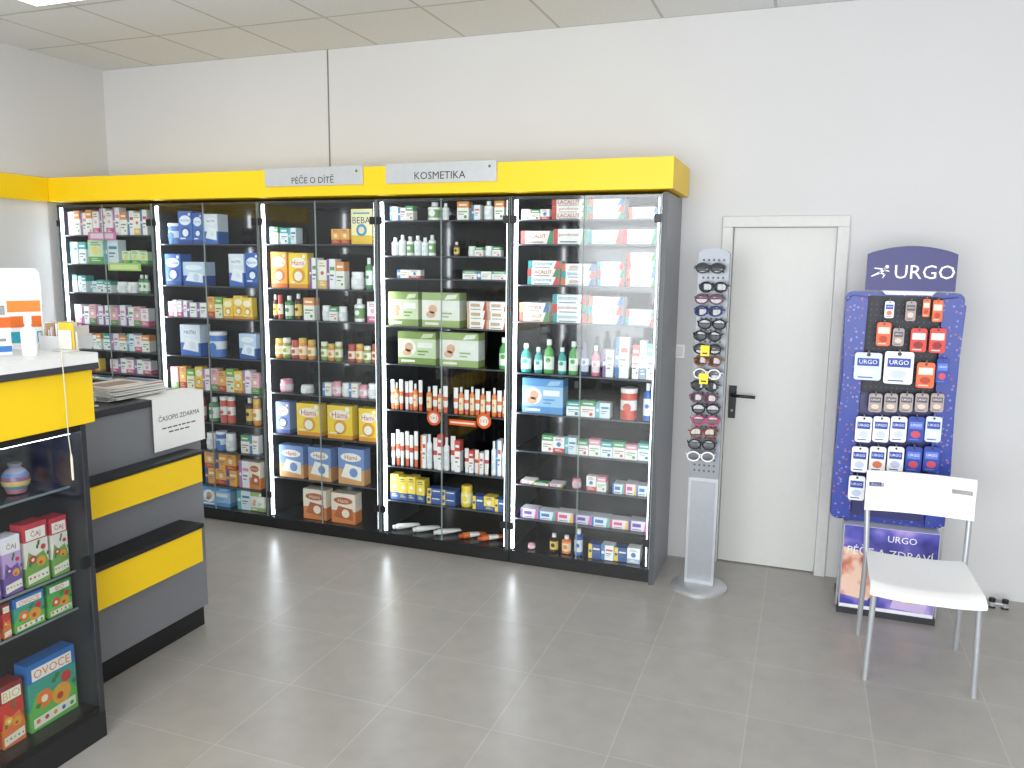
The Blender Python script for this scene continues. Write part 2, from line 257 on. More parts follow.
# ------------------------------------------------------------ product designs
def bx(n,lab,cat,st,base,a1,a2,tx="",tc="FFFFFF",d=.1):return dict(t='box',n=n,lab=lab,cat=cat,st=st,base=led_wash(base),a1=led_wash(a1),a2=led_wash(a2),tx=tx,tc=tc,d=d)
def bt(n,lab,cat,sh,body,lb,cap):return dict(t='bt',n=n,lab=lab,cat=cat,sh=sh,body=led_wash(body),lb=led_wash(lb),cap=led_wash(cap))
K={
'tp1':bx("toothpaste_box","slim white toothpaste carton with red end and green print","toothpaste",6,"F3F1EE","C93A35","2F8F63","parodontax","B5302E",.1),
'tp2':bx("toothpaste_box","slim white toothpaste carton with teal and red print","toothpaste",6,"EFF3F2","2C9CA0","D2413B","SENSODYNE","1D5E8C",.1),
'tp3':bx("toothpaste_box","slim salmon pink and white toothpaste carton","toothpaste",6,"F3DED6","B8362F","3E8B60","LACALUT","8C2A25",.1),
'tp4':bx("toothpaste_box","slim white toothpaste carton with orange end and blue text","toothpaste",6,"F5F4F0","DD6A3A","2A66A8","elmex","C5452A",.1),
'pinkbox':bx("cosmetic_box","small pink and white cosmetic carton","cosmetic box",1,"F4EDEE","D9587F","E8A5B8","","",.06),
'pinkbox2':bx("cosmetic_box","small white cosmetic carton with violet panel","cosmetic box",3,"F4F0F4","B07AB0","E8889A","","",.06),
'orangebox':bx("cosmetic_box","small white carton with orange band","cosmetic box",2,"F6F2EA","E38A35","5F9A4A","","",.06),
'orangebox2':bx("cosmetic_box","small cream carton with yellow base","cosmetic box",1,"F6F0E0","E8B850","C8584A","","",.06),
'tealbox':bx("medicine_box","small teal and white medicine carton","medicine box",2,"E9F3F0","3AA39A","2B6C8C","","",.07),
'tealbox2':bx("medicine_box","small pale blue medicine carton with teal edge","medicine box",3,"DCEAF0","5AB0B8","3A78A0","","",.07),
'greenbox':bx("medicine_box","pale green medicine carton with darker band","medicine box",1,"CDE5B8","5AA64A","F0D64A","","",.07),
'whitebox':bx("medicine_box","white medicine carton with fine coloured print","medicine box",3,"F3F4F2","3D78B5","D9483A","","",.07),
'whitebox2':bx("medicine_box","plain white medicine carton with grey and blue band","medicine box",1,"F6F6F4","A8B8C8","3D78B5","","",.07),
'wbx2':bx("medicine_box","white medicine carton with violet edge","medicine box",3,"F5F4F2","8A5AA0","5FA04A","","",.07),
'redbox':bx("medicine_box","white and red skin care carton","medicine box",2,"F4F1EE","CF3B30","CF3B30","","",.05),
'redbox2':bx("medicine_box","white skin care carton with slim orange panel","medicine box",3,"F6F2EE","E8762E","CF3B30","","",.05),
'bluebox':bx("milk_powder_box","blue infant milk powder carton with white emblem","milk powder",4,"2457B4","153C8C","DDE8F6","Nutrilon","FFFFFF",.1),
'bluewhite':bx("milk_powder_box","blue and white infant milk carton","milk powder",5,"D9E6F4","2B63BE","F2F6FA","NUTRI","1F4FA5",.1),
'bagblue':bx("milk_powder_box","pale blue infant formula carton with dark lower half","milk powder",5,"BBD3EE","1D4FA8","E9EFF6","","",.1),
'beba':bx("milk_powder_box","pale yellow infant milk carton reading BEBA","milk powder",8,"F4E9A8","E8B820","3A8FC0","BEBA","1D3F86",.09),
'hamiO':bx("porridge_box","orange baby porridge carton with white emblem","baby porridge",4,"F39A1E","D9581C","FFF3DC","Hami","D42A1E",.07),
'hamiY':bx("porridge_box","yellow baby porridge carton with white emblem","baby porridge",4,"F8CB1C","E88F12","FFF6E2","Hami","CF2A1E",.07),
'hamiB':bx("porridge_box","blue violet baby milk carton with white oval","baby porridge",4,"6F86C0","3D559C","F6F1E8","Hami","C9281E",.08),
'hamiT':bx("porridge_box","blue and tan baby milk carton with white oval","baby porridge",5,"6A8CC8","D99A5A","FBF3E6","Hami","C9281E",.08),
'hamiW':bx("porridge_box","cream baby biscuit carton with orange base","baby porridge",5,"F1E2CA","D8742A","B3542A","Hami","F6E0C8",.08),
'pouch':bx("tea_box","small orange and red children's tea carton","tea box",1,"EBA23E","B5392A","F4E2B0","","",.05),
'pouchP':bx("tea_box","small pink and green children's tea carton","tea box",1,"E8A7B0","5E9C4B","F8F0DA","","",.05),
'pouchY':bx("biscuit_box","small yellow children's biscuit carton","biscuit box",4,"F2C52A","D98A1A","FFF3D0","","",.05),
'pouchG':bx("tea_box","small green children's tea carton","tea box",2,"DDE8C0","6DA843","C94A36","","",.05),
'orblue':bx("cereal_box","orange carton with dark blue panel","cereal box",3,"F0A030","27509A","F8EBCB","","",.08),
'yelblue':bx("plaster_box","yellow and blue plaster carton","plaster box",1,"F3D13A","23509E","F5F3E8","","",.07),
'blueyel':bx("plaster_box","flat dark blue carton with yellow end","plaster box",3,"274C98","F0CC3C","F5F3E8","","",.07),
'wipes':bx("wipes_pack","pale green pack of baby wipes with a round photo","wipes pack",7,"CAD8AC","7E9C48","EDEBDD","","",.1),
'wipes2':bx("wipes_pack","pale pack of baby wipes with green stripes","wipes pack",7,"E4E8DC","9CB46A","EFE3D2","","",.1),
'soap':bx("soap_box","white and cream soap carton with brown end","soap box",6,"F4EFE8","C7A58A","B4382E","","A33228",.08),
'bluepack':bx("cotton_pack","light blue and white pack of cotton pads","cotton pads",7,"8FBEE2","4C8FCE","F2F6FA","","",.1),
'purple':bx("toothbrush_pack","purple and white toothbrush blister lying on the shelf","toothbrush pack",6,"D9D3E6","6A3FA0","E05A9A","","",.09),
'blisB':bx("toothbrush_pack","blue and white toothbrush blister lying on the shelf","toothbrush pack",6,"E3E9EF","2F6FC0","58B0A0","","",.09),
'blisR':bx("toothbrush_pack","pink and white toothbrush blister lying on the shelf","toothbrush pack",6,"EDE3E6","D8477A","E8B23A","","",.09),
'minibox':bx("medicine_box","tiny white and green carton","medicine box",2,"EFEFEA","4E9E62","D0453A","","",.05),
'minibox2':bx("medicine_box","tiny white carton with blue end","medicine box",3,"F2F2EE","4A7AB8","E8B23A","","",.05),
'miniR':bx("medicine_box","tiny white and red carton","medicine box",1,"F2F0EC","C8403A","3D7CB0","","",.05),
'miniR2':bx("medicine_box","tiny cream carton with pink band","medicine box",2,"F4EEE4","E08AA0","4E9E62","","",.05),
'wb':bt("lotion_bottle","slim white lotion bottle with pale label","lotion bottle",'round',"F2F2F0","DCE3E8","F6F6F4"),
'wg':bt("lotion_bottle","white lotion bottle with green label","lotion bottle",'round',"F4F4F0","6DA04E","E9E9E4"),
'wr':bt("cream_tube","white cream tube with orange cap and stripe","cream tube",'tube',"F5F2EE","E8632A","E2562A"),
'orb':bt("sun_lotion_bottle","orange sun lotion bottle with white cap","lotion bottle",'round',"EE7A2C","F7D7B0","F0EDE8"),
'redt':bt("cream_tube","red and white cream tube standing on its cap","cream tube",'tube',"F3EDEA","CC3A30","F3F0EC"),
'mwT':bt("mouthwash_bottle","teal mouthwash bottle with white cap","mouthwash",'flask',"2FA39A","DDEFEA","EDEFEE"),
'mwG':bt("mouthwash_bottle","green mouthwash bottle with white label","mouthwash",'flask',"4AA348","E6EFE0","E8E9E6"),
'mwB':bt("mouthwash_bottle","dark blue mouthwash bottle","mouthwash",'flask',"1E2E66","C9D4E8","20242C"),
'mwP':bt("mouthwash_bottle","pink mouthwash bottle with white cap","mouthwash",'flask',"D9607F","F3DCE2","F0F0EE"),
'jarO':bt("food_jar","small glass jar of orange baby food with lid","baby food jar",'jar',"E0862A","F3E5C0","D8B23A"),
'jarG':bt("food_jar","small glass jar of green baby food with lid","baby food jar",'jar',"8DA23A","F0EFD0","E9E4D0"),
'jarR':bt("food_jar","small glass jar of red baby food with lid","baby food jar",'jar',"B5402C","F3E0C8","C23A30"),
'drk':bt("syrup_bottle","small dark syrup bottle with colourful label","syrup bottle",'round',"4A2A1C","E6C24A","E8E6E0"),
'grn':bt("syrup_bottle","small green bottle with white cap","syrup bottle",'round',"3F8F4C","E9EDE4","EDEDEA"),
'can':bt("powder_can","red and white round can","powder can",'can',"D24A3A","F2EEE8","F2F0EE"),
'canB':bt("powder_can","blue and white round milk can","powder can",'can',"3B74C8","E8EEF6","EDEFF2"),
'blb':bt("lotion_bottle","blue bottle with white cap","lotion bottle",'round',"2A5FB4","E4EAF2","F2F2F2"),
'pot':bt("cream_pot","small round white cream pot","cream pot",'jar',"F1F0EC","D7DADF","F6F6F4"),
'potP':bt("cream_pot","small round pink cream pot","cream pot",'jar',"E9A6B4","F6E9EC","E58CA0"),
'potY':bt("cream_pot","small round yellow cream pot","cream pot",'jar',"F2CE3A","F8EDB0","F0C424"),
}
for kk in K.values():
    if len(kk['lab'].split())<4:kk['lab']+=" on the shelf"
PC={}
def product(kind,w,h,d=None):
    k=K[kind];key=(kind,round(w,3),round(h,3),d)
    if key in PC:return PC[key]
    m=M()
    if k['t']=='box':
        d=d or k['d'];y=-d/2;st=k['st'];B,A,A2=pm(k['base']),pm(k['a1']),pm(k['a2'])
        sl={1:[(0,.3,A),(.3,1,B)],2:[(0,.66,B),(.66,1,A)],4:[(0,.12,A),(.12,1,B)],5:[(0,.42,A),(.42,1,B)],3:[(0,1,B)],6:[(0,1,B)],7:[(0,.2,A),(.2,.78,B),(.78,1,A)],8:[(0,.25,A),(.25,1,B)]}[st]
        for a,b,mm in sl:m.box(-w/2,w/2,-d/2,d/2,a*h,b*h,mm)
        e=.0006;X=lambda f:-w/2+f*w
        fin=pm("6F7378")
        if st==1:
            m.disc(X(.5),h*.55,min(w,h)*.2,y-e,A2);m.rect(X(.15),X(.85),h*.78,h*.81,y-e,fin);m.rect(X(.2),X(.7),h*.86,h*.91,y-e,A)
            m.rect(X(.2),X(.8),h*.12,h*.16,y-e,B);m.rect(X(.2),X(.6),h*.2,h*.23,y-e,B)
        elif st==2:
            m.rect(X(.12),X(.88),h*.42,h*.48,y-e,A2);m.rect(X(.12),X(.6),h*.3,h*.34,y-e,fin);m.disc(X(.72),h*.18,min(w,h)*.13,y-e,A2);m.rect(X(.15),X(.85),h*.78,h*.86,y-e,B)
        elif st==3:
            m.rect(X(0),X(.3),0,h,y-e,A);m.rect(X(.38),X(.92),h*.62,h*.74,y-e,A2);m.rect(X(.38),X(.8),h*.42,h*.48,y-e,fin);m.rect(X(.38),X(.7),h*.3,h*.34,y-e,fin);m.disc(X(.15),h*.5,min(w*.12,h*.3),y-2*e,B)
        elif st==4:
            m.disc(X(.5),h*.72,w*.42,y-e,A2,rz=h*.15);m.disc(X(.52),h*.36,min(w*.34,h*.22),y-e,A);m.disc(X(.5),h*.34,min(w*.22,h*.15),y-2*e,A2);m.rect(X(.1),X(.5),h*.15,h*.19,y-e,A2);m.disc(X(.82),h*.9,w*.09,y-e,A2,10)
            if k['tx']:m.text(k['tx'],X(.5),h*.72,w*.68,h*.18,y-2*e,pm("1C4B9E") if k['tc']=="FFFFFF" else pm(k['tc']))
        elif st==5:
            m.disc(X(.5),h*.76,w*.4,y-e,A2,rz=h*.12);m.poly([(X(.1),h*.2),(X(.9),h*.12),(X(.9),h*.5),(X(.3),h*.58)],y-e,A2);m.disc(X(.6),h*.34,min(w,h)*.16,y-2*e,B)
            if k['tx']:m.text(k['tx'],X(.5),h*.76,w*.6,h*.13,y-2*e,pm(k['tc']))
        elif st==8:
            m.text(k['tx'],X(.5),h*.68,w*.86,h*.2,y-e,pm(k['tc']));m.disc(X(.5),h*.4,w*.26,y-e,A2);m.disc(X(.5),h*.4,w*.15,y-2*e,pm("F4E0C0"));m.rect(X(.1),X(.9),h*.86,h*.9,y-e,A2)
        elif st==6:
            m.rect(X(0),X(.13),0,h,y-e,A);m.poly([(X(.8),0),(X(1),0),(X(1),h),(X(.9),h)],y-e,A2);m.rect(X(.2),X(.7),h*.1,h*.18,y-e,fin)
            if k['tx']:m.text(k['tx'],X(.47),h*.6,w*.6,h*.6,y-2*e,pm(k['tc']))
            else:m.rect(X(.2),X(.66),h*.4,h*.75,y-e,A)
        elif st==7:
            sk=pm("DDAE8E");m.disc(X(.28),h*.5,min(w*.2,h*.34),y-e,A2);m.disc(X(.29),h*.52,min(w*.11,h*.19),y-2*e,sk);m.disc(X(.24),h*.36,min(w*.14,h*.15),y-2*e,sk,rz=h*.1)
            m.rect(X(.52),X(.92),h*.52,h*.68,y-e,pm("F2F3EC"));m.rect(X(.52),X(.8),h*.38,h*.43,y-e,A);m.rect(X(.52),X(.72),h*.29,h*.33,y-e,A);m.poly([(X(.6),h*.8),(X(.9),h*.84),(X(.95),h*.96),(X(.68),h*.94)],y-e,B);m.rect(X(.08),X(.45),h*.06,h*.13,y-e,A2)
    else:
        r=min(w/2*.96,.042 if k['sh']!='can' else .055);Bd,Lb,Cp=pm(k['body'],.3),pm(k['lb'],.5),pm(k['cap'],.35)
        sh=k['sh']
        if sh=='round':pr=[(r*.85,0),(r,.02*h),(r,.15*h),(r*1.01,.15*h),(r*1.01,.6*h),(r,.6*h),(r,.72*h),(r*.45,.8*h),(r*.45,.81*h),(r*.5,.81*h),(r*.48,h)];ms=[Bd,Bd,Lb,Lb,Lb,Bd,Bd,Bd,Cp,Cp]
        elif sh=='flask':pr=[(r*.9,0),(r,.03*h),(r,.12*h),(r*1.01,.12*h),(r*1.01,.5*h),(r,.5*h),(r*.9,.66*h),(r*.4,.78*h),(r*.4,.84*h),(r*.52,.84*h),(r*.5,h)];ms=[Bd,Bd,Lb,Lb,Lb,Bd,Bd,Bd,Cp,Cp]
        elif sh=='jar':pr=[(r*.85,0),(r,.08*h),(r,.2*h),(r*1.01,.2*h),(r*1.01,.62*h),(r,.62*h),(r*.85,.78*h),(r*.92,.78*h),(r*.92,.97*h),(r*.85,h)];ms=[Bd,Bd,Lb,Lb,Lb,Bd,Bd,Cp,Cp]
        elif sh=='can':pr=[(r,0),(r,.3*h),(r,.62*h),(r,.85*h),(r*1.03,.85*h),(r*1.03,.98*h),(r*.95,h)];ms=[Bd,Lb,Bd,Cp,Cp,Cp]
        else:pr=[(r*.75,0),(r*.78,.2*h),(r*.7,.2*h),(r*.9,.24*h),(r*.92,.45*h),(r*.93,.6*h),(r*.95,.95*h),(r*.95,h)];ms=[Cp,Cp,Bd,Bd,Lb,Bd,Bd]
        m.lathe(pr,ms,14,sy=.45 if sh=='tube' else (.75 if sh=='flask' else 1))
        m.disc(0,h*.4,r*.5,-r*(.5 if sh=='tube' else (.8 if sh=='flask' else 1.03)),pm(k['body']) )
        d=2*r
    me=m.mesh(k['n']);PC[key]=(me,d);return PC[key]
last={};cnt=0
def P(c,r,kinds,x0,x1,top,n=1,s=1,d=None,g=.003):
    global cnt
    zs=SH[c][r];yrow=rows[c][1][r] if r<len(rows[c][1]) else 400
    YI=4.245
    ym=(yrow+top)/2
    X0,X1=sY(x0,ym,YI)[0],sY(x1,ym,YI)[0]
    zt=sY((x0+x1)/2,top,YI)[1];h=zt-zs
    if r>0:h=min(h,SH[c][r-1]-.009-zs-.012)
    else:h=min(h,2.085-zs)
    h=max(h,.018)
    X0=max(X0,D[c-1]+.04,last.get((c,r),-9)+.003);X1=min(X1,D[c]-.03)
    if X1-X0<.015:return
    last[(c,r)]=X1
    w=(X1-X0)/n;ks=kinds.split(',')
    for i in range(n):
        for j in range(s):
            cnt+=1
            kk=ks[(i+j)%len(ks)]
            if kk+'2' in K and n>1 and cnt%5 in(1,3):kk+='2'
            k=K[kk];hv=h if s>1 else h*(1,.93,.97,.88)[cnt%4] if n>2 else h
            me,dep=product(kk,w-g,hv/s,d)
            put(me,k['n'],None,(X0+w*(i+.5)+(random.uniform(-.003,.003) if s>1 else 0),YI+dep/2+random.uniform(0,.012),zs+.0005+j*(h/s+.0004)),0,k['lab'],k['cat'],("%s products on a cabinet shelf"%titles[c]) if n*s>1 else None)
# cabinet 1
P(1,0,'pinkbox,orangebox',62,98,210,5);P(1,0,'pinkbox',99,119,207,3);P(1,0,'orangebox,whitebox',120,147,210,4)
P(1,1,'tealbox',62,85,242,2);P(1,1,'greenbox,tealbox',88,118,240,2);P(1,1,'greenbox',121,147,250,3)
P(1,2,'tealbox,whitebox',62,86,275,3);P(1,2,'tealbox',89,111,280,3);P(1,2,'pot',114,134,282,2);P(1,2,'grn',136,147,275,2)
P(1,3,'pinkbox,wbx2,pouchP',62,148,305,10)
P(1,4,'orangebox,wbx2',66,100,333,5);P(1,4,'tealbox,pinkbox,orangebox',103,149,334,6)
P(1,5,'pouch,pouchY',70,99,358,4);P(1,5,'pinkbox,wbx2',110,150,359,5)
P(1,6,'whitebox,orangebox,tealbox',80,150,384,7)
# cabinet 2
P(2,0,'canB',158,176,223,1);P(2,0,'bluebox',177,191,211);P(2,0,'bluebox',192,202,213);P(2,0,'bluewhite',203,217,214)
P(2,1,'bluebox',161,181,254);P(2,1,'bagblue',182,204,262);P(2,1,'bluewhite',228,243,254);P(2,1,'bluebox',244,258,253)
P(2,2,'pinkbox',162,186,300,4);P(2,2,'wbx2',187,206,303,2);P(2,2,'pouch,pouchG',207,222,297,2);P(2,2,'pouchY',223,252,296,3)
P(2,3,'bluewhite',180,200,325);P(2,3,'canB',204,221,332);P(2,3,'bagblue',238,255,334)
P(2,4,'pouchP,pouch,pouchG,pouchY,pinkbox',165,258,368,11)
P(2,5,'jarO,jarR',184,202,398,2);P(2,5,'grn',206,216,398);P(2,5,'can',218,232,397,2);P(2,5,'drk,jarO',243,258,399,2)
P(2,6,'pot,canB',204,232,432,3);P(2,6,'minibox',240,257,436,2)
P(2,7,'orblue,pouch',204,236,453,3,2);P(2,7,'pinkbox,hamiW',238,260,462,2)
P(2,8,'bluepack',201,230,484);P(2,8,'tealbox,wipes2',237,264,488,2)
# cabinet 3
P(3,0,'minibox',266,278,227,2);P(3,0,'tealbox',280,296,228,2);P(3,0,'pouch',331,349,229,2);P(3,0,'beba',351,372,209)
P(3,1,'hamiO',267,286,252);P(3,1,'hamiY',288,307,253);P(3,1,'wbx2,orangebox',309,344,258,4);P(3,1,'pot',348,361,272,1);P(3,1,'grn,wb',363,377,258,2)
P(3,2,'drk,jarR',268,281,295,2);P(3,2,'grn',283,291,296,1);P(3,2,'drk',293,300,294);P(3,2,'orangebox',303,314,298);P(3,2,'pot,minibox',320,345,306,3);P(3,2,'wg',352,362,299);P(3,2,'pinkbox',366,377,302)
P(3,3,'jarO,jarG,jarR,jarO',267,313,338,5);P(3,3,'jarG,jarO',318,340,342,3);P(3,3,'jarR,jarO,jarG',346,377,344,4)
P(3,4,'potP',276,289,380);P(3,4,'pot',296,310,386);P(3,4,'minibox,potP,pot',322,374,383,6)
P(3,5,'hamiB',267,289,402);P(3,5,'hamiY',296,320,404);P(3,5,'hamiY',327,352,406);P(3,5,'hamiY',358,377,409)
P(3,6,'hamiT',279,303,446);P(3,6,'hamiT',308,331,448);P(3,6,'hamiT',338,364,449)
P(3,7,'hamiW',303,326,490);P(3,7,'hamiW',331,355,494)
# cabinet 4
P(4,0,'minibox,whitebox',389,413,206,3);P(4,0,'wg',424,438,192);P(4,0,'wb',440,447,203);P(4,0,'orangebox',456,468,193);P(4,0,'whitebox',471,480,205);P(4,0,'wb',482,492,190);P(4,0,'orangebox',494,504,192)
P(4,1,'wb,wb,wg',390,434,235,6);P(4,1,'drk',452,458,242);P(4,1,'pot,minibox',466,500,246,4)
P(4,2,'minibox,miniR',396,420,270,2);P(4,2,'minibox',462,506,271,3)
P(4,3,'wipes',388,418,292);P(4,3,'wipes2',421,459,293);P(4,3,'soap',466,509,302,2,3)
P(4,4,'wipes',397,435,332);P(4,4,'wipes2',439,478,333);P(4,4,'mwG',497,508,338)
P(4,5,'wr,orb,wr,redt',389,421,380,7);P(4,5,'orb,wr',425,447,386,4);P(4,5,'wr,orb',452,508,388,10)
P(4,6,'redt,wr',389,417,431,6);P(4,6,'redbox,wb,redt',420,460,435,7);P(4,6,'redt,redbox',463,488,450,5);P(4,6,'wb,whitebox',490,508,440,3)
P(4,7,'yelblue',390,424,476,4);P(4,7,'blueyel',426,455,490,2,2);P(4,7,'potY',458,470,487);P(4,7,'blueyel,yelblue',472,506,497,3)
# cabinet 5
P(5,0,'miniR,minibox',519,549,209,3);P(5,0,'tp3,tp1',551,588,195,1,3);P(5,0,'tp1,tp2,tp4',589,625,194,1,3);P(5,0,'tp4',628,661,207,1,2)
P(5,1,'tp3,tp1,tp2,tp1',519,660,229,4,1)
P(5,2,'tp2,tp3,tp2',527,559,261,1,3);P(5,2,'tp4,tp2',561,595,264,1,3);P(5,2,'tp2,tp1',597,624,262,1,3);P(5,2,'tp3,tp4,tp1',626,660,253,1,4)
P(5,3,'tp3,tp4',519,549,303,1,2);P(5,3,'tp2,tp1',552,586,295,1,3);P(5,3,'tp4,tp2',588,623,297,1,3);P(5,3,'tp2,tp1',625,658,310,1,2)
P(5,4,'mwT',519,530,344);P(5,4,'mwT',532,541,348);P(5,4,'mwG',542,553,340);P(5,4,'mwT',556,565,348);P(5,4,'mwG',567,577,342);P(5,4,'mwB',579,588,342);P(5,4,'mwP',590,599,346);P(5,4,'wbx2',602,613,350);P(5,4,'whitebox',615,629,337);P(5,4,'redbox,whitebox,tealbox',632,656,341,3)
P(5,5,'bluepack',522,563,379);P(5,5,'tealbox,minibox',566,610,401,3);P(5,5,'can',618,636,389);P(5,5,'blb',642,653,384)
P(5,6,'minibox,miniR,tealbox',541,655,440,9)
P(5,7,'blisR,minibox',520,562,483,3);P(5,7,'potP',570,580,480);P(5,7,'miniR',586,606,477,2);P(5,7,'blisB,blisR',612,655,485,3)
P(5,8,'purple,blisB,blisR',520,655,516,7)
P(5,9,'potP',526,534,545);P(5,9,'drk',548,557,535);P(5,9,'orb',560,570,537);P(5,9,'blb',573,582,530);P(5,9,'blueyel,whitebox',588,640,546,4)
# flat tubes lying on the base of cabinet 4
FT={}
def flattube(px,py,col,cap,lab):
    if col not in FT:
        m=M();n=14
        sec=[(-.085,.014,.013),(-.06,.015,.014),(-.058,.019,.018),(-.02,.021,.017),(.04,.024,.012),(.085,.026,.003)]
        rg=[[(x,a*math.cos(2*math.pi*i/n),b_*math.sin(2*math.pi*i/n)+.019) for i in range(n)] for x,a,b_ in sec]
        for q in range(len(sec)-1):m.add(rg[q]+rg[q+1],[(i,(i+1)%n,n+(i+1)%n,n+i) for i in range(n)],pm(cap if q<1 else (col if q!=3 else "F6F2EA"),.4),True)
        m.add(rg[0],[tuple(range(n))],pm(cap,.4));m.add(rg[-1],[tuple(range(n))],pm(col,.4))
        FT[col]=m.mesh("cream_tube")
    put(FT[col],"cream_tube",None,(sY(px,py,4.31)[0],4.315,.089),.75,lab,"cream tube","cream tubes lying on the cabinet base")
for px,col,cap in((406,"F6F6F4","E8E8E4"),(426,"F6F6F4","E8E8E4"),(447,"F6F6F4","E8E8E4"),(472,"E8762E","C8502A"),(491,"E8762E","C8502A")):
    flattube(px,530,col,cap,"white cream tube lying flat" if col[0]=='F' else "orange cream tube lying flat")
def promo(px,py):
    x,z=sY(px,py,4.222);o=empty("promotion_disc",(x,4.222,z),"round orange promotional disc clipped to the shelf edge","promotion sign","promotional discs")
    M().lathe([(.045,0),(.045,.003)],pm("EE5A20",.4),24).obj("disc",o).rotation_euler=(math.pi/2,0,0)
    M().disc(0,0,.03,-.0036,pm("F6E9E0"),20).text("1+1",0,0,.04,.024,-.0044,pm("D8481C")).obj("emblem",o,norm=False)
promo(434,418);promo(484,421)
x0,z1=sY(449,419,4.22);x1,z0=sY(476,427,4.22)
M().box(x0,x1,4.219,4.223,z0,z1,pm("E8541E",.4)).rect(x0+.01,x1-.01,z0+.012,z1-.012,4.2185,pm("F6E3D6")).obj("shelf_label",label="orange promotional strip clipped to the shelf edge",cat="shelf label")
x0,z1=sY(108,263,4.22);x1,z0=sY(141,271,4.22)
M().box(x0,x1,4.219,4.223,z0,z1,pm("B9DC6A",.5)).rect(x0+.02,x1-.02,z0+.01,z1-.01,4.2185,pm("DDF0A8")).obj("shelf_label",label="light green strip label clipped to the shelf edge",cat="shelf label")
x0,z1=sY(88,232,4.22);x1,z0=sY(116,240,4.22)
M().box(x0,x1,4.219,4.223,z0,z1,pm("D884B0",.5)).rect(x0+.02,x1-.02,z0+.01,z1-.01,4.2185,pm("F4D6E6")).obj("shelf_label",label="pink strip label clipped to the shelf edge",cat="shelf label")
# ------------------------------------------------------------ sunglasses stand
bxs,bys=-.46,4.27
ST=empty("sunglasses_stand",(bxs,bys,0),"slim silver sunglasses display stand on a round base","display stand")
MET=pm("7E8288",.4,.55,var=.12,scale=8)
M().lathe([(.15,0),(.15,.012),(.14,.022),(.05,.03),(.0001,.03)],SILV,40).obj("base",ST)
M().box(-.078,.078,-.022,.022,.028,.62,pm("A6A9AD",.38,.5)).box(-.064,.064,-.0235,-.022,.05,.6,pm("94979C",.35,.5)).obj("column",ST,bevel=.004)
up=M().box(-.078,.078,-.02,.02,.62,1.8,MET)
pts=[(.078*math.sin(math.pi*i/8-math.pi/2),1.8+.03*math.cos(math.pi*i/8-math.pi/2)) for i in range(9)];up.prism(pts,-.02,.02,MET)
for i in range(38):
    for sx_ in(-.05,-.025,0,.025,.05):up.disc(sx_,.66+i*.03,.006,-.0206,pm("3E4248",.5),8)
up.obj("display_panel",ST)
def ring(cx,cz,r,rz,y=0,n=20):return [(cx+r*math.cos(2*math.pi*i/n),y,cz+rz*math.sin(2*math.pi*i/n)) for i in range(n)]
GL={}
def sgl(fc,lc,lab,z,dx,tilt):
    k=(fc,lc)
    if k not in GL:
        fm=pm(fc,.25);f=M()
        for s in(-1,1):
            f.tube(ring(s*.036,0,.031,.024),.0042,fm,8,True)
            f.tube([(s*.066,0,.008),(s*.072,.006,.01),(s*.074,.025,.01),(s*.075,.055,.006)],.0034,fm,8)
        f.tube([(-.008,0,.008),(0,-.001,.012),(.008,0,.008)],.0034,fm,8)
        l=M()
        for s in(-1,1):l.add([(s*.036,-.004,0)]+[(a,-.0008,b) for a,_,b in ring(s*.036,0,.03,.023)],[(0,i+1,(i+1)%20+1) for i in range(20)],pm(lc,.08,coat=1),True)
        GL[k]=(f.mesh("frame"),l.mesh("lens"))
    o=empty("sunglasses",(bxs+dx,bys-.1,z),lab+" on the silver display stand","sunglasses","sunglasses on the display stand");o.rotation_euler=(tilt,0,random.uniform(-.2,.2))
    put(GL[k][0],"frame",o);put(GL[k][1],"lens",o)
cols=[("3A3C42","23252B","black sunglasses"),("6A4A5C","4A3038","plum brown sunglasses"),("202226","2B3036","black sunglasses"),("C0507A","5A2A3A","pink framed sunglasses"),("1E2024","3A3F46","black sunglasses"),("2A3A7A","1E2838","dark blue sunglasses"),("F4F4F2","4A4C56","white framed sunglasses"),("8A4A2A","3A2A20","brown sunglasses"),("1E1E22","28282E","black sunglasses")]
seq=[(268,0),(287,2),(299,1),(311,5),(324,4),(336,2),(349,8),(361,7),(374,6),(386,4),(398,1),(409,8),(421,3),(433,7),(445,4),(457,6)]
for py,ci in seq:
    z=sY(705,py,4.17)[1];f,l,lab=cols[ci];sgl(f,l,lab,z,random.uniform(-.014,.014),random.uniform(-.2,.1))
    M().tube([(0,-.021,z-.012),(0,-.085,z-.006)],.004,pm("C8CCD0",.2,.4),8).obj("nose_rest",ST)
for py in(350,378):
    z=sY(703,py,4.15)[1]
    M().box(-.022,.022,-.001,.001,-.03,.024,pm("F4DC20",.5)).rect(-.013,.013,-.02,-.012,-.0016,BLK).obj("price_tag",loc=(bxs-.012,4.145,z),label="yellow price tag hanging from the sunglasses",cat="price tag",group="yellow price tags")
